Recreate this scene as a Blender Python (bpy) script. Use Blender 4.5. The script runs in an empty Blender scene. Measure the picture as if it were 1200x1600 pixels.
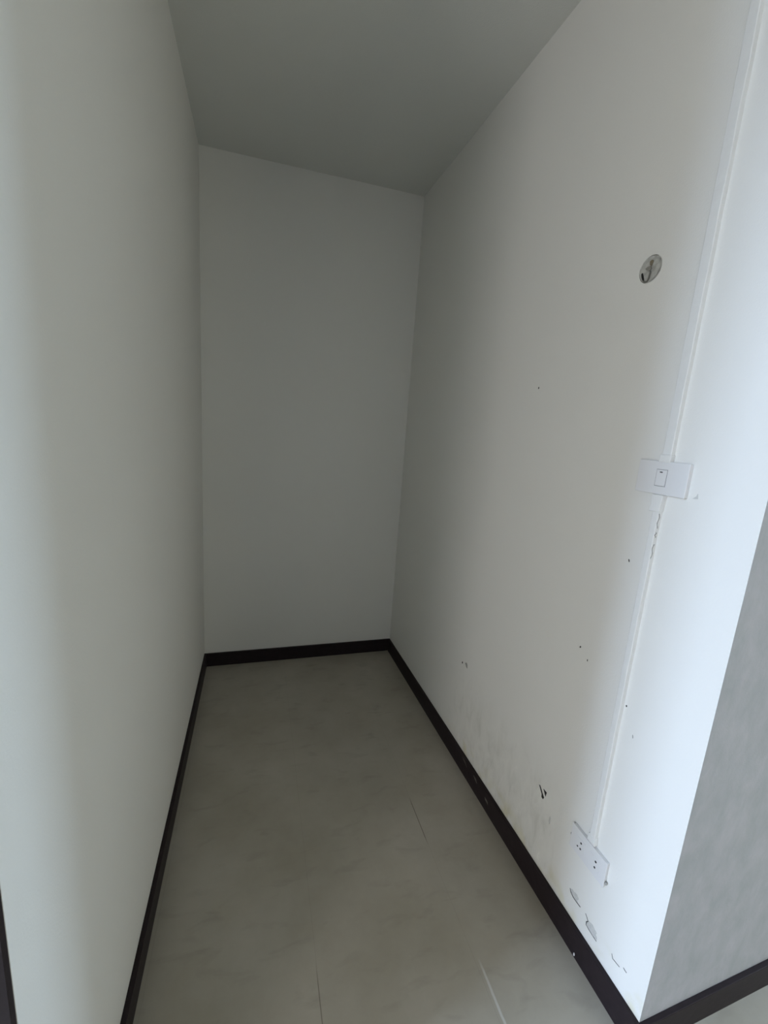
import bpy, bmesh, math, random
from mathutils import Vector, Matrix

random.seed(7)
S = bpy.context.scene
COL = S.collection

# ------------------------------------------------------------------ camera
CAM_POS = (0.2625, -2.3006, 1.3427)
YAW, PITCH, ROLL = -0.29591, -0.19261, -0.07151
cam_data = bpy.data.cameras.new('camera')
cam_data.sensor_fit = 'HORIZONTAL'
cam_data.sensor_width = 36.0
cam_data.lens = 36.0 * 666.89 / 1200.0
cam_data.clip_start = 0.01
cam = bpy.data.objects.new('camera', cam_data)
COL.objects.link(cam)
Rm = (Matrix.Rotation(YAW, 3, 'Z') @ Matrix.Rotation(PITCH, 3, 'X') @ Matrix.Rotation(ROLL, 3, 'Y'))
right, fwd, up = Rm.col[0], Rm.col[1], Rm.col[2]
cm = Matrix((right, up, -fwd)).transposed().to_4x4()
cm.translation = CAM_POS
cam.matrix_world = cm
S.camera = cam

# ------------------------------------------------------------------ world, daylight, exposure
world = bpy.data.worlds.new('world')
S.world = world
world.use_nodes = True
bg = world.node_tree.nodes['Background']
bg.inputs['Color'].default_value = (0.62, 0.78, 1.0, 1)
bg.inputs['Strength'].default_value = 0.15

S.view_settings.view_transform = 'Standard'
S.view_settings.look = 'None'
S.view_settings.gamma = 1.0
S.view_settings.use_curve_mapping = False
S.view_settings.exposure = 0.0


def area(name, loc, rot, sx, sy, power, color):
    d = bpy.data.lights.new(name, 'AREA')
    d.shape = 'RECTANGLE'
    d.size, d.size_y = sx, sy
    d.energy = power
    d.color = color
    o = bpy.data.objects.new(name, d)
    o.location = loc
    o.rotation_euler = rot
    COL.objects.link(o)
    return o


LX = -1.75      # inner face of the corridor's left end
RX = 4.2        # inner face of the corridor's right end
FY = -4.6       # inner face of the wall behind the camera
H = 2.5
# daylight from the sky and one added fill lamp, falling through the glazed openings of the room in front of the niche
LIGHTS = [
    # name, centre, rotation, width, height, power, colour
    ('daylight_left_doorway', (-2.95, -2.34, 2.9), (math.radians(48), 0, -math.pi / 2), 1.2, 2.4, 800, (0.56, 0.73, 1.0)),
    ('daylight_left_window', (LX - 0.2, -3.8, 0.95), (math.pi / 2, 0, -math.pi / 2), 1.0, 1.2, 44, (1.0, 0.96, 0.95)),
    ('fill_rear_right', (3.0, FY - 0.2, 1.1), (math.pi / 2, 0, 0), 1.2, 1.5, 26, (1.0, 0.98, 0.77)),  # unseen fill lamp, added to brighten the left wall
    ('daylight_right_window', (RX + 0.2, -2.05, 1.3), (math.pi / 2, 0, math.pi / 2), 0.45, 1.6, 52, (0.61, 0.79, 1.0)),
]
for nm_, lo_, ro_, w_, h_, p_, c_ in LIGHTS:
    area(nm_, lo_, ro_, w_, h_, p_, c_)

# ------------------------------------------------------------------ measured room (metres)
W = 1.0624      # niche width at the back
RS = 0.0228     # the right wall opens out by this much per metre
BD = 0.0111     # back wall skew
LR = 1.7915     # depth of the right wall
LL = 1.8299     # depth of the left wall
E_ = 0.035      # skew of the outer right wall
HB = 0.074      # baseboard height
BT = 0.012      # baseboard thickness
ZS = 0.015      # the ceiling rises to the right


def rw(s, z, h=0.0):
    """point on the right wall: s metres from the back corner, h off the wall"""
    return Vector((W + RS * s - h, -s, z))


# ------------------------------------------------------------------ materials
def new_mat(name):
    m = bpy.data.materials.new(name)
    m.use_nodes = True
    nt = m.node_tree
    b = nt.nodes['Principled BSDF']
    return m, nt, b


def N(nt, typ, **kw):
    n = nt.nodes.new(typ)
    for k, v in kw.items():
        setattr(n, k, v)
    return n


def simple(name, col, rough=0.6, spec=0.3, var=0.08, scale=30, bump=0.0):
    m, nt, b = new_mat(name)
    tc = N(nt, 'ShaderNodeTexCoord')
    ns = N(nt, 'ShaderNodeTexNoise')
    ns.inputs['Scale'].default_value = scale
    ns.inputs['Detail'].default_value = 5
    nt.links.new(tc.outputs['Object'], ns.inputs['Vector'])
    mx = N(nt, 'ShaderNodeMix', data_type='RGBA')
    mx.inputs[6].default_value = tuple(c * (1 - var) for c in col) + (1,)
    mx.inputs[7].default_value = tuple(min(1, c * (1 + var)) for c in col) + (1,)
    nt.links.new(ns.outputs['Fac'], mx.inputs[0])
    nt.links.new(mx.outputs[2], b.inputs['Base Color'])
    b.inputs['Roughness'].default_value = rough
    b.inputs['Specular IOR Level'].default_value = spec
    if bump:
        bp = N(nt, 'ShaderNodeBump')
        bp.inputs['Strength'].default_value = bump
        bp.inputs['Distance'].default_value = 0.002
        nt.links.new(ns.outputs['Fac'], bp.inputs['Height'])
        nt.links.new(bp.outputs['Normal'], b.inputs['Normal'])
    return m


def plaster(name, col, grime=0.0, bump=0.25, mottle=0.03, rough=0.85, patches=False):
    """painted plaster: fine roller stipple, faint mottling, optional scuffs low down"""
    m, nt, b = new_mat(name)
    L = nt.links
    geo = N(nt, 'ShaderNodeNewGeometry')
    big = N(nt, 'ShaderNodeTexNoise')
    big.inputs['Scale'].default_value = 1.6
    big.inputs['Detail'].default_value = 3
    L.new(geo.outputs['Position'], big.inputs['Vector'])
    fine = N(nt, 'ShaderNodeTexNoise')
    fine.inputs['Scale'].default_value = 260
    fine.inputs['Detail'].default_value = 3
    L.new(geo.outputs['Position'], fine.inputs['Vector'])
    mx = N(nt, 'ShaderNodeMix', data_type='RGBA')
    mx.inputs[6].default_value = tuple(c * (1 - mottle) for c in col) + (1,)
    mx.inputs[7].default_value = tuple(min(1, c * (1 + mottle)) for c in col) + (1,)
    L.new(big.outputs['Fac'], mx.inputs[0])
    out = mx.outputs[2]
    height = fine.outputs['Fac']
    if patches:
        # trowel-marked, patchily painted surface
        pm = N(nt, 'ShaderNodeMapping')
        pm.inputs['Scale'].default_value = (22, 22, 12)
        pm.inputs['Rotation'].default_value = (0, 0.15, 0)
        L.new(geo.outputs['Position'], pm.inputs['Vector'])
        pn = N(nt, 'ShaderNodeTexNoise')
        pn.inputs['Scale'].default_value = 1.0
        pn.inputs['Detail'].default_value = 9
        pn.inputs['Roughness'].default_value = 0.65
        pn.inputs['Distortion'].default_value = 0.25
        L.new(pm.outputs[0], pn.inputs['Vector'])
        pr = N(nt, 'ShaderNodeValToRGB')
        e = pr.color_ramp.elements
        e[0].position = 0.30
        e[0].color = (0.88, 0.91, 0.91, 1)
        e[1].position = 0.74
        e[1].color = (1.12, 1.09, 1.12, 1)
        L.new(pn.outputs['Fac'], pr.inputs[0])
        pg = N(nt, 'ShaderNodeMix', data_type='RGBA', blend_type='MULTIPLY')
        pg.inputs[0].default_value = 1.0
        L.new(out, pg.inputs[6])
        L.new(pr.outputs[0], pg.inputs[7])
        out = pg.outputs[2]
        pa = N(nt, 'ShaderNodeMath', operation='MULTIPLY_ADD')
        pa.inputs[1].default_value = 2.0
        L.new(pn.outputs['Fac'], pa.inputs[0])
        L.new(fine.outputs['Fac'], pa.inputs[2])
        height = pa.outputs[0]
    if grime > 0:
        sep = N(nt, 'ShaderNodeSeparateXYZ')
        L.new(geo.outputs['Position'], sep.inputs[0])
        # patch low on the wall: z below ~0.5, between 0.75 and 1.6 m from the back
        mz = N(nt, 'ShaderNodeMapRange', interpolation_type='SMOOTHSTEP')
        mz.inputs['From Min'].default_value = 0.46
        mz.inputs['From Max'].default_value = 0.22
        L.new(sep.outputs['Z'], mz.inputs['Value'])
        my = N(nt, 'ShaderNodeMapRange', interpolation_type='SMOOTHSTEP')
        my.inputs['From Min'].default_value = -0.72
        my.inputs['From Max'].default_value = -0.98
        L.new(sep.outputs['Y'], my.inputs['Value'])
        mf = N(nt, 'ShaderNodeMapRange', interpolation_type='SMOOTHSTEP')
        mf.inputs['From Min'].default_value = -1.56
        mf.inputs['From Max'].default_value = -1.42
        L.new(sep.outputs['Y'], mf.inputs['Value'])
        mq = N(nt, 'ShaderNodeMath', operation='MULTIPLY')
        L.new(mz.outputs[0], mq.inputs[0])
        L.new(mf.outputs[0], mq.inputs[1])
        mk = N(nt, 'ShaderNodeMath', operation='MULTIPLY')
        L.new(mq.outputs[0], mk.inputs[0])
        L.new(my.outputs[0], mk.inputs[1])
        mp = N(nt, 'ShaderNodeMapping')
        mp.inputs['Scale'].default_value = (1, 26, 11)
        mp.inputs['Rotation'].default_value = (0.35, 0, 0)
        L.new(geo.outputs['Position'], mp.inputs['Vector'])
        n2 = N(nt, 'ShaderNodeTexNoise')
        n2.inputs['Scale'].default_value = 1.0
        n2.inputs['Detail'].default_value = 8
        n2.inputs['Roughness'].default_value = 0.62
        n2.inputs['Distortion'].default_value = 0.6
        L.new(mp.outputs[0], n2.inputs['Vector'])
        cr = N(nt, 'ShaderNodeValToRGB')
        e = cr.color_ramp.elements
        e[0].position = 0.30
        e[0].color = (0.80, 0.80, 0.77, 1)
        e[1].position = 0.50
        e[1].color = (0.94, 0.94, 0.925, 1)
        x = e.new(0.66)
        x.color = (1.0, 1.0, 0.985, 1)
        x = e.new(0.72)
        x.color = (1.12, 1.12, 1.10, 1)
        L.new(n2.outputs['Fac'], cr.inputs[0])
        g = N(nt, 'ShaderNodeMix', data_type='RGBA', blend_type='MULTIPLY')
        sc = N(nt, 'ShaderNodeMath', operation='MULTIPLY')
        sc.inputs[1].default_value = grime
        L.new(mk.outputs[0], sc.inputs[0])
        L.new(sc.outputs[0], g.inputs[0])
        L.new(out, g.inputs[6])
        L.new(cr.outputs[0], g.inputs[7])
        # yellowish stain just above the baseboard
        sz = N(nt, 'ShaderNodeMapRange', interpolation_type='SMOOTHSTEP')
        sz.inputs['From Min'].default_value = 0.16
        sz.inputs['From Max'].default_value = 0.075
        L.new(sep.outputs['Z'], sz.inputs['Value'])
        n3 = N(nt, 'ShaderNodeTexNoise')
        n3.inputs['Scale'].default_value = 14
        L.new(geo.outputs['Position'], n3.inputs['Vector'])
        s3 = N(nt, 'ShaderNodeMapRange')
        s3.inputs['From Min'].default_value = 0.5
        s3.inputs['From Max'].default_value = 0.7
        L.new(n3.outputs['Fac'], s3.inputs['Value'])
        k3 = N(nt, 'ShaderNodeMath', operation='MULTIPLY')
        L.new(sz.outputs[0], k3.inputs[0])
        L.new(s3.outputs[0], k3.inputs[1])
        k4 = N(nt, 'ShaderNodeMath', operation='MULTIPLY')
        L.new(k3.outputs[0], k4.inputs[0])
        L.new(my.outputs[0], k4.inputs[1])
        g2 = N(nt, 'ShaderNodeMix', data_type='RGBA', blend_type='MULTIPLY')
        g2.inputs[7].default_value = (0.88, 0.85, 0.68, 1)
        L.new(k4.outputs[0], g2.inputs[0])
        L.new(g.outputs[2], g2.inputs[6])
        out = g2.outputs[2]
        add = N(nt, 'ShaderNodeMath', operation='MULTIPLY_ADD')
        L.new(n2.outputs['Fac'], add.inputs[0])
        L.new(mk.outputs[0], add.inputs[1])
        L.new(fine.outputs['Fac'], add.inputs[2])
        height = add.outputs[0]
    L.new(out, b.inputs['Base Color'])
    b.inputs['Roughness'].default_value = rough
    b.inputs['Specular IOR Level'].default_value = 0.25
    bp = N(nt, 'ShaderNodeBump')
    bp.inputs['Strength'].default_value = bump
    bp.inputs['Distance'].default_value = 0.0012
    L.new(height, bp.inputs['Height'])
    L.new(bp.outputs['Normal'], b.inputs['Normal'])
    return m


def floor_material():
    m, nt, b = new_mat('grey_floor_tile')
    L = nt.links
    geo = N(nt, 'ShaderNodeNewGeometry')
    sep = N(nt, 'ShaderNodeSeparateXYZ')
    L.new(geo.outputs['Position'], sep.inputs[0])
    n1 = N(nt, 'ShaderNodeTexNoise')
    n1.inputs['Scale'].default_value = 3.2
    n1.inputs['Detail'].default_value = 7
    n1.inputs['Roughness'].default_value = 0.62
    L.new(geo.outputs['Position'], n1.inputs['Vector'])
    cr = N(nt, 'ShaderNodeValToRGB')
    e = cr.color_ramp.elements
    e[0].position = 0.30
    e[0].color = (0.335, 0.305, 0.245, 1)
    e[1].position = 0.72
    e[1].color = (0.435, 0.405, 0.345, 1)
    L.new(n1.outputs['Fac'], cr.inputs[0])
    # smudges
    mp = N(nt, 'ShaderNodeMapping')
    mp.inputs['Scale'].default_value = (9, 22, 1)
    mp.inputs['Rotation'].default_value = (0, 0, 0.4)
    L.new(geo.outputs['Position'], mp.inputs['Vector'])
    n2 = N(nt, 'ShaderNodeTexNoise')
    n2.inputs['Scale'].default_value = 1
    n2.inputs['Detail'].default_value = 6
    n2.inputs['Distortion'].default_value = 0.5
    L.new(mp.outputs[0], n2.inputs['Vector'])
    r2 = N(nt, 'ShaderNodeMapRange')
    r2.inputs['From Min'].default_value = 0.56
    r2.inputs['From Max'].default_value = 0.78
    r2.inputs['To Max'].default_value = 0.6
    L.new(n2.outputs['Fac'], r2.inputs['Value'])
    sm = N(nt, 'ShaderNodeMix', data_type='RGBA', blend_type='MULTIPLY')
    sm.inputs[7].default_value = (0.72, 0.71, 0.70, 1)
    L.new(r2.outputs[0], sm.inputs[0])
    L.new(cr.outputs[0], sm.inputs[6])
    col = sm.outputs[2]

    # joints between the tiles, 0.4 m apart, dark where dirt sits in them
    def joint(axis_out, origin, pitch, half):
        a = N(nt, 'ShaderNodeMath', operation='SUBTRACT')
        a.inputs[1].default_value = origin
        L.new(axis_out, a.inputs[0])
        pp = N(nt, 'ShaderNodeMath', operation='PINGPONG')
        pp.inputs[1].default_value = pitch / 2
        L.new(a.outputs[0], pp.inputs[0])
        r = N(nt, 'ShaderNodeMapRange')
        r.inputs['From Min'].default_value = half
        r.inputs['From Max'].default_value = half * 0.4
        L.new(pp.outputs[0], r.inputs['Value'])
        return r.outputs[0]

    jx = joint(sep.outputs['X'], 0.0225, 0.4005, 0.0011)
    wob = N(nt, 'ShaderNodeTexNoise')
    wob.inputs['Scale'].default_value = 45
    L.new(geo.outputs['Position'], wob.inputs['Vector'])

    def segment(x0, half, y_lo, y_hi, soft, wobble):
        """mask of one worn stretch of a joint: x within half of x0, y between y_lo and y_hi"""
        wa = N(nt, 'ShaderNodeMath', operation='MULTIPLY_ADD')
        wa.inputs[1].default_value = wobble
        L.new(wob.outputs['Fac'], wa.inputs[0])
        L.new(sep.outputs['X'], wa.inputs[2])
        d = N(nt, 'ShaderNodeMath', operation='SUBTRACT')
        d.inputs[1].default_value = x0 + wobble * 0.5
        L.new(wa.outputs[0], d.inputs[0])
        ab = N(nt, 'ShaderNodeMath', operation='ABSOLUTE')
        L.new(d.outputs[0], ab.inputs[0])
        r = N(nt, 'ShaderNodeMapRange')
        r.inputs['From Min'].default_value = half
        r.inputs['From Max'].default_value = half * 0.35
        L.new(ab.outputs[0], r.inputs['Value'])
        ya = N(nt, 'ShaderNodeMapRange')
        ya.inputs['From Min'].default_value = y_lo
        ya.inputs['From Max'].default_value = y_lo + soft
        L.new(sep.outputs['Y'], ya.inputs['Value'])
        yb = N(nt, 'ShaderNodeMapRange')
        yb.inputs['From Min'].default_value = y_hi
        yb.inputs['From Max'].default_value = y_hi - soft
        L.new(sep.outputs['Y'], yb.inputs['Value'])
        p = N(nt, 'ShaderNodeMath', operation='MULTIPLY')
        L.new(ya.outputs[0], p.inputs[0])
        L.new(yb.outputs[0], p.inputs[1])
        p2 = N(nt, 'ShaderNodeMath', operation='MULTIPLY')
        L.new(p.outputs[0], p2.inputs[0])
        L.new(r.outputs[0], p2.inputs[1])
        return p2.outputs[0]

    def blend(col, mask, rgb, amount):
        f = N(nt, 'ShaderNodeMath', operation='MULTIPLY')
        f.inputs[1].default_value = amount
        L.new(mask, f.inputs[0])
        mxx = N(nt, 'ShaderNodeMix', data_type='RGBA')
        mxx.inputs[7].default_value = rgb + (1,)
        L.new(f.outputs[0], mxx.inputs[0])
        L.new(col, mxx.inputs[6])
        return mxx.outputs[2]

    DIRT = (0.06, 0.048, 0.03)
    col = blend(col, jx, DIRT, 0.10)
    col = blend(col, segment(0.8225, 0.0016, -1.235, -1.045, 0.03, 0.0006), DIRT, 0.75)
    col = blend(col, segment(0.4215, 0.0014, -1.80, -1.46, 0.05, 0.0006), DIRT, 0.60)
    # whitish filler that shows in the joint near the front
    col = blend(col, segment(0.8345, 0.0042, -1.80, -1.555, 0.03, 0.0030), (0.62, 0.62, 0.60), 0.60)
    L.new(col, b.inputs['Base Color'])
    b.inputs['Roughness'].default_value = 0.42
    b.inputs['Specular IOR Level'].default_value = 0.5
    n4 = N(nt, 'ShaderNodeTexNoise')
    n4.inputs['Scale'].default_value = 60
    n4.inputs['Detail'].default_value = 5
    L.new(geo.outputs['Position'], n4.inputs['Vector'])
    bp = N(nt, 'ShaderNodeBump')
    bp.inputs['Strength'].default_value = 0.12
    bp.inputs['Distance'].default_value = 0.002
    L.new(n4.outputs['Fac'], bp.inputs['Height'])
    L.new(bp.outputs['Normal'], b.inputs['Normal'])
    return m


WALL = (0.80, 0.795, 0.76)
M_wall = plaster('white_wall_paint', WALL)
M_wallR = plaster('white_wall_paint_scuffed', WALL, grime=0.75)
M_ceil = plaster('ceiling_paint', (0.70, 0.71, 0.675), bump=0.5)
M_outer = plaster('grey_outer_wall', (0.43, 0.445, 0.47), bump=0.7, mottle=0.08, patches=True)  # outer wall faces: darker, bluer grey than the niche walls
M_rear = plaster('rear_wall_paint', (0.42, 0.41, 0.38))
M_floor = floor_material()
M_base = simple('dark_brown_skirting', (0.021, 0.015, 0.017), rough=0.5, spec=0.16, var=0.35, scale=45, bump=0.3)
M_plast = simple('white_plastic', (0.76, 0.76, 0.76), rough=0.45, spec=0.4, var=0.015, scale=20)
M_trunk = simple('painted_trunking', (0.80, 0.80, 0.78), rough=0.6, spec=0.3, var=0.03, scale=60, bump=0.3)
M_dark = simple('dark_slot', (0.02, 0.02, 0.02), rough=0.7, var=0.1)
M_seam = simple('grey_seam', (0.30, 0.30, 0.31), rough=0.8, var=0.1)
M_cement = simple('bare_grey_cement', (0.36, 0.36, 0.34), rough=0.95, spec=0.1, var=0.22, scale=160, bump=0.6)
M_chip = simple('bare_pale_plaster', (0.60, 0.60, 0.58), rough=0.95, spec=0.1, var=0.18, scale=220, bump=0.6)
M_filler = simple('grey_white_filler', (0.45, 0.45, 0.42), rough=0.9, spec=0.1, var=0.12, scale=120, bump=0.6)
M_rim = simple('dark_grey_cement', (0.17, 0.17, 0.155), rough=0.95, spec=0.1, var=0.3, scale=200)
M_lump = simple('brownish_cement', (0.27, 0.265, 0.235), rough=0.95, spec=0.1, var=0.3, scale=200)
M_brown = simple('brown_plug', (0.20, 0.17, 0.12), rough=0.8, var=0.3, scale=200)
M_scratch = simple('worn_skirting', (0.16, 0.15, 0.13), rough=0.8, var=0.3, scale=120)
M_white = simple('white_paint_drop', (0.72, 0.70, 0.70), rough=0.5, var=0.02)
M_glass = simple('window_frame_paint', (0.7, 0.7, 0.7), rough=0.4)


# ------------------------------------------------------------------ mesh helpers
def link(name, bm, mat, parent=None, kind=None, label=None, smooth=False):
    me = bpy.data.meshes.new(name)
    bm.normal_update()
    bm.to_mesh(me)
    bm.free()
    me.materials.append(mat)
    o = bpy.data.objects.new(name, me)
    COL.objects.link(o)
    if parent is not None:
        o.parent = parent
    if kind:
        o['kind'] = kind
    if label:
        o['label'] = label
    if smooth:
        for p in me.polygons:
            p.use_smooth = True
    return o


def prism(bm, poly, z0, z1):
    """vertical prism; z0/z1 numbers or per-vertex lists"""
    n = len(poly)
    a = z0 if isinstance(z0, (list, tuple)) else [z0] * n
    c = z1 if isinstance(z1, (list, tuple)) else [z1] * n
    lo = [bm.verts.new((p[0], p[1], a[i])) for i, p in enumerate(poly)]
    hi = [bm.verts.new((p[0], p[1], c[i])) for i, p in enumerate(poly)]
    bm.faces.new(lo[::-1])
    bm.faces.new(hi)
    for i in range(n):
        j = (i + 1) % n
        bm.faces.new((lo[i], lo[j], hi[j], hi[i]))
    bmesh.ops.recalc_face_normals(bm, faces=bm.faces[:])


def box(bm, x0, x1, y0, y1, z0, z1):
    prism(bm, [(x0, y0), (x1, y0), (x1, y1), (x0, y1)], z0, z1)


def bevel(bm, w, seg=2):
    bmesh.ops.bevel(bm, geom=bm.edges[:], offset=w, segments=seg, profile=0.5, affect='EDGES', clamp_overlap=True)


def structure_prism(name, poly, z0, z1, mat, parent=None):
    bm = bmesh.new()
    prism(bm, poly, z0, z1)
    return link(name, bm, mat, parent, 'structure' if parent is None else None)


# ------------------------------------------------------------------ setting
def ceil_z(x):
    return H + ZS * max(0.0, min(1.2, x)) / W


fr = rw(LR, 0)                                     # front edge of the right wall
outer_end = (RX, fr.y + E_ * (RX - fr.x))          # far end of the outer right wall

bm = bmesh.new()
box(bm, LX - 0.2, RX + 0.2, FY - 0.2, 0.25, -0.12, 0.0)
floor = link('floor', bm, M_floor, kind='structure')

# ceiling: one slab, sloping up slightly to the right
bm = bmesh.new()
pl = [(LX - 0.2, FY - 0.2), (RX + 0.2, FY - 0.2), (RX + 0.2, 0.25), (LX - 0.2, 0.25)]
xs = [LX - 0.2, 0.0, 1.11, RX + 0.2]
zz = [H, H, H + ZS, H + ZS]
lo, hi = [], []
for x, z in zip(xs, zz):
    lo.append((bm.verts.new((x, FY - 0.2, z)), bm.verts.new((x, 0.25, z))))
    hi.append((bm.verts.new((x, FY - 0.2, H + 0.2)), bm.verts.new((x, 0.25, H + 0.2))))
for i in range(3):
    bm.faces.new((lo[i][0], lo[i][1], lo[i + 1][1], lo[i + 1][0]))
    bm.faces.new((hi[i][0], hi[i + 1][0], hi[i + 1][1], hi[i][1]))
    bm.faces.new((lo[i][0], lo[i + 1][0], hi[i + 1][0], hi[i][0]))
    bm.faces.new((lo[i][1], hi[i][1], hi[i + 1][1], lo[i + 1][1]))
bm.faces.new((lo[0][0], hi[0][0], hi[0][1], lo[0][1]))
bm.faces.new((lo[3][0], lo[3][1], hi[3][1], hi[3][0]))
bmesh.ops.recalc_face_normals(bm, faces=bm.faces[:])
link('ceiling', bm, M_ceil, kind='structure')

ZT = H
wall_left = structure_prism('wall_left', [(-0.14, -LL + 0.14), (-0.14, -LL), (0, -LL), (0, 0), (-0.14, 0)], 0, ZT, M_wall)
wall_back = structure_prism('wall_back', [(-0.14, 0), (0, 0), (W, BD), (W + 0.14, BD), (W + 0.14, 0.15), (-0.14, 0.15)],
                            0, [ZT, ZT, ZT + ZS, ZT + ZS, ZT + ZS, ZT], M_wall)

# right wall with its round hole cut into it
bm = bmesh.new()
zr = [ceil_z(W + RS * LR), ceil_z(W), ceil_z(W), ceil_z(W)]
prism(bm, [(fr.x, fr.y), (W, BD), (W + 0.18, BD), (fr.x + 0.18, fr.y + E_ * 0.18)], 0, zr)
wall_right = link('wall_right', bm, M_wallR, kind='structure')
wall_right.data.materials.append(M_outer)
for p in wall_right.data.polygons:
    if p.normal.y < -0.9:
        p.material_index = 1
HOLE = (1.463, 1.732)
hc = rw(HOLE[0], HOLE[1])
nrm = Vector((-1, -RS, 0)).normalized()
bm = bmesh.new()
bmesh.ops.create_cone(bm, cap_ends=True, segments=48, radius1=0.0285, radius2=0.0285, depth=0.014)
bmesh.ops.transform(bm, matrix=Matrix.Translation(hc) @ nrm.to_track_quat('Z', 'Y').to_matrix().to_4x4(), verts=bm.verts[:])
cutter = link('cutter', bm, M_wall)
md = wall_right.modifiers.new('hole', 'BOOLEAN')
md.object = cutter
md.solver = 'EXACT'
bpy.context.view_layer.update()
dg = bpy.context.evaluated_depsgraph_get()
me_new = bpy.data.meshes.new_from_object(wall_right.evaluated_get(dg))
wall_right.modifiers.clear()
wall_right.data = me_new
if not me_new.materials:
    me_new.materials.append(M_wallR)
bpy.data.objects.remove(cutter)

# outer walls that face the corridor
structure_prism('wall_outer_right', [(fr.x + 0.18, fr.y + E_ * 0.18), (outer_end[0], outer_end[1]), (outer_end[0], outer_end[1] + 0.14), (fr.x + 0.18, fr.y + 0.16)],
                0, ZT + ZS, M_outer)
structure_prism('wall_outer_left', [(LX, -LL), (-1.05, -LL), (-1.05, -LL + 0.14), (LX, -LL + 0.14)], 0, ZT, M_outer)
structure_prism('wall_outer_lintel', [(-1.05, -LL), (-0.14, -LL), (-0.14, -LL + 0.14), (-1.05, -LL + 0.14)], 2.06, ZT, M_outer)


# corridor ends and the wall behind the camera, each with its opening
def wall_with_holes(name, axis, pos, thick, a0, a1, holes, mat, top):
    bm = bmesh.new()

    def b(u0, u1, za, zb):
        if u1 - u0 < 1e-4 or zb - za < 1e-4:
            return
        if axis == 'x':
            box(bm, min(pos, pos + thick), max(pos, pos + thick), u0, u1, za, zb)
        else:
            box(bm, u0, u1, min(pos, pos + thick), max(pos, pos + thick), za, zb)
    u = a0
    for h0, h1, z0, z1 in holes:
        b(u, h0, 0, top)
        b(h0, h1, 0, z0)
        b(h0, h1, z1, top)
        u = h1
    b(u, a1, 0, top)
    return link(name, bm, mat, kind='structure')


wall_with_holes('wall_corridor_left', 'x', LX, -0.16, FY, -LL + 0.14, [(-4.3, -3.3, 0.3, 1.6), (-2.45, -2.0, 0.0, 2.3)], M_wall, ZT)
wall_with_holes('wall_corridor_right', 'x', RX, 0.16, FY, outer_end[1] + 0.14, [(-2.27, -1.83, 0.5, 2.1)], M_wall, ZT + ZS)
wall_with_holes('wall_corridor_rear', 'y', FY, -0.16, LX, RX, [(2.4, 3.6, 0.3, 1.9)], M_rear, ZT)


def baseboard(name, poly):
    bm = bmesh.new()
    prism(bm, poly, 0, HB)
    top = [e for e in bm.edges if all(abs(v.co.z - HB) < 1e-6 for v in e.verts)]
    bmesh.ops.bevel(bm, geom=top, offset=0.0018, segments=2, profile=0.5, affect='EDGES')
    return link(name, bm, M_base, kind='structure')


T = BT
baseboard('baseboard_left', [(0, -LL), (T, -LL), (T, -T), (0, 0)])
baseboard('baseboard_back', [(0, 0), (T, -T), (W - T, BD - T), (W, BD)])
# the outer right board passes round the corner with a mitre
bb_right = baseboard('baseboard_right', [(W, BD), (W - T, BD - T), (fr.x - T, fr.y - T), (fr.x, fr.y)])
baseboard('baseboard_outer_right', [(fr.x, fr.y), (fr.x - T, fr.y - T), (outer_end[0], outer_end[1] - T), (outer_end[0], outer_end[1])])

# dark brown door and casing against the outer face of the left wall
bm = bmesh.new()
box(bm, -0.085, -0.0008, -LL - 0.010, -LL, 0, 2.12)
trim = link('trim_1', bm, M_base, kind='structure')
bm = bmesh.new()
box(bm, -1.05, -0.14, -LL + 0.03, -LL + 0.07, 0.005, 2.06)
door = link('door_1', bm, M_base, kind='structure')
bm = bmesh.new()
for z0, z1 in ((0.2, 0.95), (1.15, 1.9)):
    for x0, x1 in ((-0.92, -0.64), (-0.55, -0.27)):
        box(bm, x0, x1, -LL + 0.022, -LL + 0.03, z0, z1)
link('door_panel', bm, M_base, parent=door)

# ------------------------------------------------------------------ things fixed to the right wall
ROT = math.atan2(-1, RS)       # local x runs toward the room's front, local -y points off the wall


def wall_empty(name, s, z, label, cat, group=None):
    o = bpy.data.objects.new(name, None)
    o.empty_display_size = 0.05
    o.location = rw(s, z)
    o.rotation_euler = (0, 0, ROT)
    COL.objects.link(o)
    o['label'] = label
    o['category'] = cat
    if group:
        o['group'] = group
    return o


def plate_bm(x0, x1, z0, z1, d0, d1, bev=0.0012):
    """slab on the wall in local coordinates, from d0 to d1 metres off the wall"""
    bm = bmesh.new()
    box(bm, x0, x1, -d1, -d0, z0, z1)
    bevel(bm, bev, 2)
    return bm


def slab_poly(pts, d0, d1, jitter=0.0):
    """closed outline in the local x-z plane given thickness off the wall"""
    bm = bmesh.new()
    pts = [(x + random.uniform(-jitter, jitter), z + random.uniform(-jitter, jitter)) for x, z in pts]
    a = [bm.verts.new((x, -d0, z)) for x, z in pts]
    b = [bm.verts.new((x, -d1, z)) for x, z in pts]
    bm.faces.new(a)
    bm.faces.new(b[::-1])
    n = len(pts)
    for i in range(n):
        bm.faces.new((a[i], a[(i + 1) % n], b[(i + 1) % n], b[i]))
    bmesh.ops.recalc_face_normals(bm, faces=bm.faces[:])
    return bm


# --- light switch: surface box + plate + rocker
sw = wall_empty('light_switch', 1.595, 1.281, 'white rectangular light switch with one small rocker, midway up the vertical trunking', 'light switch')
hw = 0.058
link('back_box', plate_bm(-hw, hw, -0.0345, 0.0345, 0, 0.0075, 0.0015), M_plast, sw)
link('face_plate', plate_bm(-hw - 0.0005, hw + 0.0005, -0.0352, 0.0352, 0.0078, 0.0105, 0.0011), M_plast, sw)
fr_bm = bmesh.new()
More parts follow.
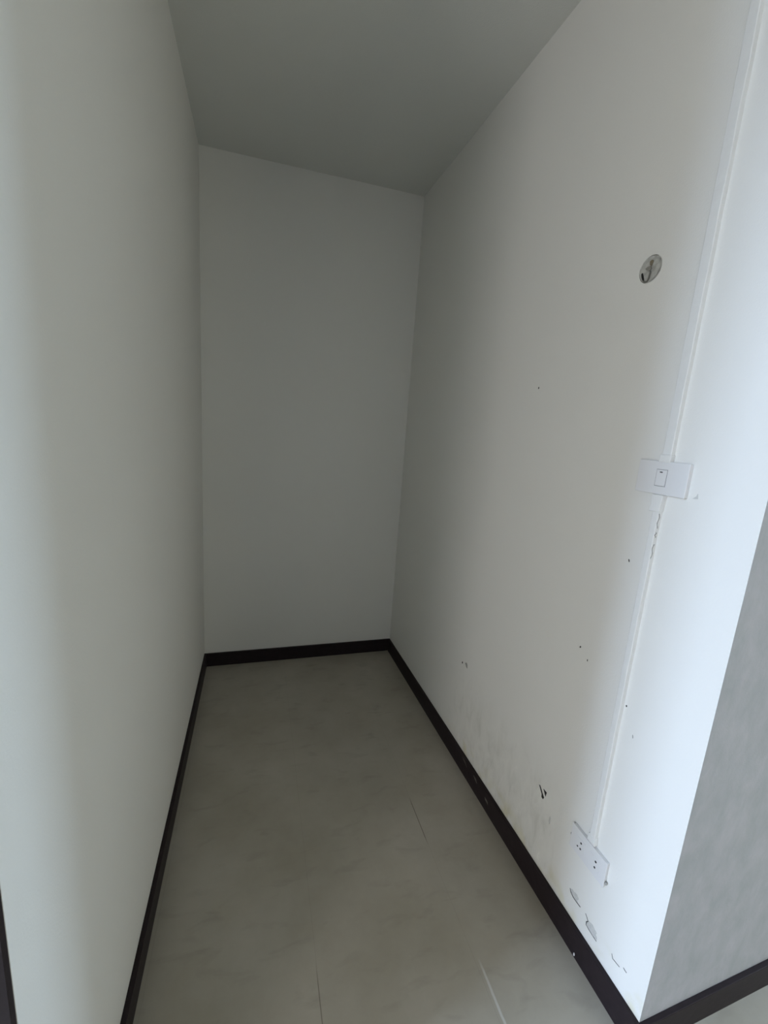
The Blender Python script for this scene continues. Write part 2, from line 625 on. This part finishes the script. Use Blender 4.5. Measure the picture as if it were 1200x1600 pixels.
# recessed seam around the rocker
for x0, x1, z0, z1 in ((-0.0125, 0.0125, 0.0172, 0.0182), (-0.0125, 0.0125, -0.0182, -0.0172),
                       (0.0117, 0.0127, -0.0182, 0.0182), (-0.0127, -0.0122, -0.0182, 0.0182)):
    box(fr_bm, x0, x1, -0.0108, -0.0100, z0, z1)
link('rocker_seam', fr_bm, M_seam, sw, label='thin grey gap around the rocker')
rk = link('rocker', plate_bm(-0.0117, 0.0113, -0.0168, 0.0168, 0.0098, 0.0119, 0.0008), M_plast, sw)
bm = bmesh.new()
box(bm, -0.0035, 0.0025, -0.0125, -0.0117, 0.0110, 0.0132)
link('indicator', bm, M_dark, rk, label='small dark indicator slot')

# --- sockets: plate with two outlets
so = wall_empty('wall_socket', 1.594, 0.309, 'white double power socket low on the right wall below the trunking', 'socket')
link('back_box', plate_bm(-0.057, 0.057, -0.0340, 0.0340, 0, 0.0075, 0.0015), M_plast, so)
fp = link('face_plate', plate_bm(-0.0585, 0.0585, -0.0352, 0.0352, 0.0078, 0.0105, 0.0011), M_plast, so)


def outlet(cx, holes):
    bm = bmesh.new()
    box(bm, cx - 0.0165, cx + 0.0165, -0.0112, -0.0102, -0.0165, 0.0165)
    bevel(bm, 0.0004, 1)
    ou = link('outlet', bm, M_plast, so)
    for dx, dz, r in holes:
        b2 = bmesh.new()
        bmesh.ops.create_cone(b2, cap_ends=True, segments=14, radius1=r, radius2=r, depth=0.0012)
        bmesh.ops.transform(b2, matrix=Matrix.Translation((cx + dx, -0.01125, dz)) @ Matrix.Rotation(math.pi / 2, 4, 'X'), verts=b2.verts[:])
        link('pin_hole', b2, M_dark, ou, label='dark round pin hole')


outlet(-0.026, ((0.0040, 0.0075, 0.0026), (-0.0055, -0.0105, 0.0022), (0.0045, -0.0095, 0.0026)))
outlet(0.024, ((0.0040, 0.0075, 0.0028), (0.0035, -0.0095, 0.0026)))
for x, z in ((-0.0605, -0.004), (0.0605, -0.021)):
    bm = bmesh.new()
    bmesh.ops.create_icosphere(bm, subdivisions=2, radius=0.0036)
    bmesh.ops.scale(bm, vec=(0.8, 1.2, 1.3), verts=bm.verts[:])
    bmesh.ops.translate(bm, vec=(x, -0.0045, z), verts=bm.verts[:])
    link('side_clip', bm, M_cement, so, label='small grey clip at the end of the plate', smooth=True)


# --- trunking (cable channel), slightly wavy edge as painted
def trunking(name, z0, z1, s0, s1, label, depth=0.0105, adaptor=None):
    o = wall_empty(name, 0.5 * (s0 + s1), z0, label, 'cable trunking')
    hw = 0.5 * (s1 - s0)
    bm = bmesh.new()
    n = int((z1 - z0) / 0.012)
    rings = []
    for i in range(n + 1):
        z = (z1 - z0) * i / n
        j = 0.0004 * math.sin(z * 37.0) + random.uniform(-0.00035, 0.00035)
        jd = random.uniform(-0.0003, 0.0003)
        prof = [(-hw, 0), (-hw, -depth * 0.86), (-hw + 0.0015, -depth + jd), (hw - 0.0012 + j, -depth + jd), (hw + j, -depth * 0.9), (hw + j * 0.5, 0)]
        rings.append([bm.verts.new((x, y, z)) for x, y in prof])
    for a, b in zip(rings[:-1], rings[1:]):
        for k in range(5):
            bm.faces.new((a[k], a[k + 1], b[k + 1], b[k]))
    bm.faces.new(rings[0][::-1])
    bm.faces.new(rings[-1])
    bmesh.ops.recalc_face_normals(bm, faces=bm.faces[:])
    link('channel', bm, M_trunk, o)
    return o


tr1 = trunking('cable_trunking', 1.318, 2.50 + ZS, 1.587, 1.6075, 'white cable trunking running from the light switch up to the ceiling')
tr2 = trunking('cable_trunking', 0.352, 1.2455, 1.590, 1.6055, 'white cable trunking running down from the light switch to the power socket', depth=0.011)
# end adaptors, lumpy under paint


def adaptor(par, s_par, pts, d, z_ref):
    bm = slab_poly(pts, 0, d, 0.0006)
    bevel(bm, 0.0012, 2)
    link('end_adaptor', bm, M_trunk, par)


adaptor(tr1, 0, [(-0.014, -0.004), (0.012, -0.004), (0.0135, 0.010), (0.0125, 0.013), (-0.013, 0.012)], 0.0128, 0)
adaptor(tr2, 0, [(-0.013, 0.8935), (0.0125, 0.8935), (0.0115, 0.876), (0.0105, 0.858), (-0.0145, 0.856), (-0.0125, 0.872)], 0.0145, 0)
adaptor(tr2, 0, [(-0.012, -0.004), (0.012, -0.004), (0.011, 0.016), (-0.010, 0.018)], 0.0118, 0)
# cracks in the paint along the lower trunking
for z0, z1 in ((0.820, 0.853), (0.752, 0.785), (0.800, 0.812)):
    bm = bmesh.new()
    side = 0.00775 + 0.0006
    a, b = [], []
    for i in range(9):
        z = z0 + (z1 - z0) * i / 8
        y = -0.0075 + 0.0018 * math.sin(i * 1.1 + z0 * 40)
        w = 0.0004 + 0.0006 * abs(math.sin(i * 1.7))
        a.append(bm.verts.new((side, y - w, z)))
        b.append(bm.verts.new((side, y + w, z)))
    for i in range(8):
        bm.faces.new((a[i], b[i], b[i + 1], a[i + 1]))
    r = bmesh.ops.extrude_face_region(bm, geom=bm.faces[:])
    bmesh.ops.translate(bm, vec=(-0.0012, 0, 0), verts=[v for v in r['geom'] if isinstance(v, bmesh.types.BMVert)])
    bmesh.ops.recalc_face_normals(bm, faces=bm.faces[:])
    link('paint_crack', bm, M_cement, tr2, label='thin grey crack in the paint')

# --- the round hole with its filler
ho = wall_empty('filled_pipe_hole', HOLE[0], HOLE[1], 'small round hole high on the right wall, roughly filled with grey cement', 'wall hole')
bm = bmesh.new()
bmesh.ops.create_grid(bm, x_segments=36, y_segments=36, size=0.0285)
dele = [v for v in bm.verts if v.co.xy.length > 0.0283]
bmesh.ops.delete(bm, geom=dele, context='VERTS')
for v in bm.verts:
    x, z = v.co.x, v.co.y
    d = 0.0015 + 0.0012 * math.sin(x * 310) * math.cos(z * 260) + random.uniform(-0.0003, 0.0003)
    # hollow in the middle and lower left
    d += 0.004 * math.exp(-((x + 0.006) ** 2 + (z - 0.001) ** 2) / 0.00007)
    r = math.hypot(x, z)
    if r > 0.024:
        d += -0.0008
    v.co = (x, d, z)
bmesh.ops.recalc_face_normals(bm, faces=bm.faces[:])
fl = link('filler', bm, M_filler, ho, smooth=True)
# dark gap at the lower left between filler and pipe
def stroke(pts, w, d, thick=0.0012):
    bm = bmesh.new()
    a, b = [], []
    n = len(pts)
    for i, (x, z) in enumerate(pts):
        p, q = pts[max(0, i - 1)], pts[min(n - 1, i + 1)]
        t = Vector((q[0] - p[0], q[1] - p[1])).normalized()
        ww = w * (0.45 + 0.55 * math.sin(math.pi * (i + 0.5) / n))
        a.append(bm.verts.new((x - t.y * ww, d, z + t.x * ww)))
        b.append(bm.verts.new((x + t.y * ww, d, z - t.x * ww)))
    for i in range(n - 1):
        bm.faces.new((a[i], b[i], b[i + 1], a[i + 1]))
    r = bmesh.ops.extrude_face_region(bm, geom=bm.faces[:])
    bmesh.ops.translate(bm, vec=(0, thick, 0), verts=[v for v in r['geom'] if isinstance(v, bmesh.types.BMVert)])
    bmesh.ops.recalc_face_normals(bm, faces=bm.faces[:])
    return bm


link('gap', stroke([(-0.0205, -0.0035), (-0.0185, -0.0090), (-0.0160, -0.0145), (-0.0135, -0.0200)], 0.0024, -0.0006), M_dark, ho, label='black gap at the lower left of the filling')
link('broken_rim', stroke([(-0.0135, -0.0205), (-0.0085, -0.0250), (-0.0030, -0.0250), (0.0, -0.0190), (0.0015, -0.0100), (0.0012, -0.0040)], 0.0023, -0.0006), M_rim, ho, label='dark grey broken rim in the filling')
link('plug', slab_poly([(-0.0035, 0.0165), (0.0015, 0.0185), (0.0060, 0.0150), (0.0045, 0.0100), (0.0020, 0.0060), (-0.0020, 0.0090)], -0.001, 0.0012), M_brown, ho, label='small brown plug near the top of the filling')
link('cement_lump', slab_poly([(-0.013, 0.004), (-0.007, 0.007), (0.0000, 0.0065), (0.0030, 0.000), (-0.002, -0.004), (-0.008, -0.001)], -0.001, 0.0010), M_lump, ho, label='darker cement lump in the centre')

# --- marks that belong to the right wall: nail holes, scuffs, peeled paint
def mark(name, s, z, pts, mat, d1=0.0009, label=None, parent=wall_right):
    bm = slab_poly(pts, -0.0005, d1)
    M = Matrix.Translation(rw(s, z)) @ Matrix.Rotation(ROT, 4, 'Z')
    bmesh.ops.transform(bm, matrix=M, verts=bm.verts[:])
    return link(name, bm, mat, parent, label=label)


def lens(w, h, tilt):
    out = []
    for i in range(10):
        a = 2 * math.pi * i / 10
        x, z = w * math.cos(a), h * math.sin(a)
        out.append((x * math.cos(tilt) - z * math.sin(tilt), x * math.sin(tilt) + z * math.cos(tilt)))
    return out


for s, z, w, h, t in ((1.125, 1.498, 0.0018, 0.0032, 0.0), (1.547, 1.081, 0.0012, 0.0036, 0.35), (1.450, 0.809, 0.0016, 0.0030, -0.3),
                      (1.480, 0.787, 0.0010, 0.0028, 0.1), (1.612, 0.746, 0.0016, 0.0024, 0.2), (1.642, 0.688, 0.0010, 0.0042, 0.25)):
    mark('nail_hole', s, z, lens(w, h, t), M_dark if h < 0.0038 else M_cement, label='small dark nail hole')
mark('nail_hole', 0.868, 0.423, lens(0.0030, 0.0045, 0.0), M_dark, label='small dark nail hole')
mark('paint_chip', 0.900, 0.431, [(-0.011, 0.003), (0.0, 0.010), (0.007, 0.004), (0.010, -0.010), (0.001, -0.008)], M_cement, label='small grey chip in the paint')
mark('paint_chip', 1.399, 0.306, [(-0.014, 0.014), (-0.009, 0.015), (0.008, -0.003), (0.013, -0.007), (0.010, -0.015), (0.003, -0.014), (0.002, -0.004)], M_dark, label='dark slanting chip in the paint')
mark('paint_chip', 1.413, 0.316, [(-0.008, 0.007), (0.006, 0.007), (0.004, -0.008)], M_dark, label='small dark chip in the paint')
mark('scuff', 1.447, 0.255, lens(0.0028, 0.013, 0.05), M_chip, label='faint grey scuff')

mark('scuff', 1.668, 1.253, [(-0.005, -0.005), (0.002, 0.001), (0.004, 0.006), (0.006, -0.004)], M_chip, label='faint grey scuff beside the switch')

# --- worn spots on the skirting boards
for s, z, pts in ((0.99, 0.060, [(-0.02, 0.006), (0.0, 0.004), (0.022, -0.008), (0.0, 0.0)]),
                  (1.075, 0.058, [(-0.014, 0.005), (0.006, 0.004), (0.016, -0.008), (-0.004, -0.002)]),
                  (1.16, 0.045, [(-0.012, 0.004), (0.008, 0.002), (0.012, -0.008), (-0.008, -0.004)])):
    bm = slab_poly(pts, 0.0, T + 0.0006)
    M = Matrix.Translation(rw(s, z)) @ Matrix.Rotation(ROT, 4, 'Z')
    bmesh.ops.transform(bm, matrix=M, verts=bm.verts[:])
    link('worn_spot', bm, M_scratch, bb_right, label='worn greyish scratch on the dark board')


# --- peeled paint low down near the front corner
def jagged(pts, n=4, amp=0.0024):
    out = []
    for i, p in enumerate(pts):
        q = pts[(i + 1) % len(pts)]
        for k in range(n):
            t = k / n
            j = amp if k else 0.0
            out.append((p[0] + (q[0] - p[0]) * t + random.uniform(-j, j), p[1] + (q[1] - p[1]) * t + random.uniform(-j, j)))
    return out


def abs_mark(name, pts, mat, d1, label):
    pts = jagged(pts)
    s0 = sum(p[0] for p in pts) / len(pts)
    z0 = sum(p[1] for p in pts) / len(pts)
    return mark(name, s0, z0, [(p[0] - s0, p[1] - z0) for p in pts], mat, d1, label)


def flake_crack(pts, w, label, parent=wall_right):
    s0, z0 = pts[0]
    bm = stroke([(p[0] - s0, p[1] - z0) for p in pts], w, -0.0007, 0.001)
    M = Matrix.Translation(rw(s0, z0)) @ Matrix.Rotation(ROT, 4, 'Z')
    bmesh.ops.transform(bm, matrix=M, verts=bm.verts[:])
    link('paint_crack', bm, M_dark, parent, label=label)


A = [(1.5554, 0.1471), (1.5639, 0.1535), (1.58, 0.157), (1.5862, 0.1502), (1.5817, 0.141), (1.585, 0.137), (1.5700, 0.1358), (1.5622, 0.1385)]
abs_mark('peeled_paint', A, M_chip, 0.0005, 'pale grey patch of peeled paint')
flake_crack([(1.5554, 0.1478), (1.5600, 0.1400), (1.5690, 0.1362), (1.5790, 0.1356), (1.5960, 0.1366)], 0.0016, 'dark lower edge of the peeled paint')
B = [(1.6215, 0.1218), (1.6282, 0.1340), (1.6367, 0.1360), (1.6503, 0.1325), (1.6574, 0.1140), (1.6445, 0.1104), (1.631, 0.1121), (1.6217, 0.1137)]
abs_mark('peeled_paint', B, M_chip, 0.0005, 'pale grey patch of peeled paint')
flake_crack([(1.6137, 0.1404), (1.6190, 0.1360), (1.6251, 0.1289), (1.6205, 0.1225), (1.6217, 0.1137), (1.631, 0.1118), (1.6445, 0.1106), (1.6574, 0.1104)], 0.0010, 'dark edge of the peeled paint')
flake_crack([(1.7006, 0.1357), (1.7050, 0.1270), (1.7120, 0.1285), (1.7246, 0.1307)], 0.0007, 'thin crack in the paint')
flake_crack([(1.7332, 0.1425), (1.7380, 0.1412), (1.7425, 0.1410)], 0.0008, 'thin crack in the paint')

# white paint drop on the skirting
bm = bmesh.new()
bmesh.ops.create_icosphere(bm, subdivisions=2, radius=0.0035)
bmesh.ops.scale(bm, vec=(0.5, 0.7, 1.5), verts=bm.verts[:])
bmesh.ops.translate(bm, vec=rw(1.614, 0.008, T), verts=bm.verts[:])
link('paint_drop', bm, M_white, bb_right, label='small white drop of paint on the dark board', smooth=True)
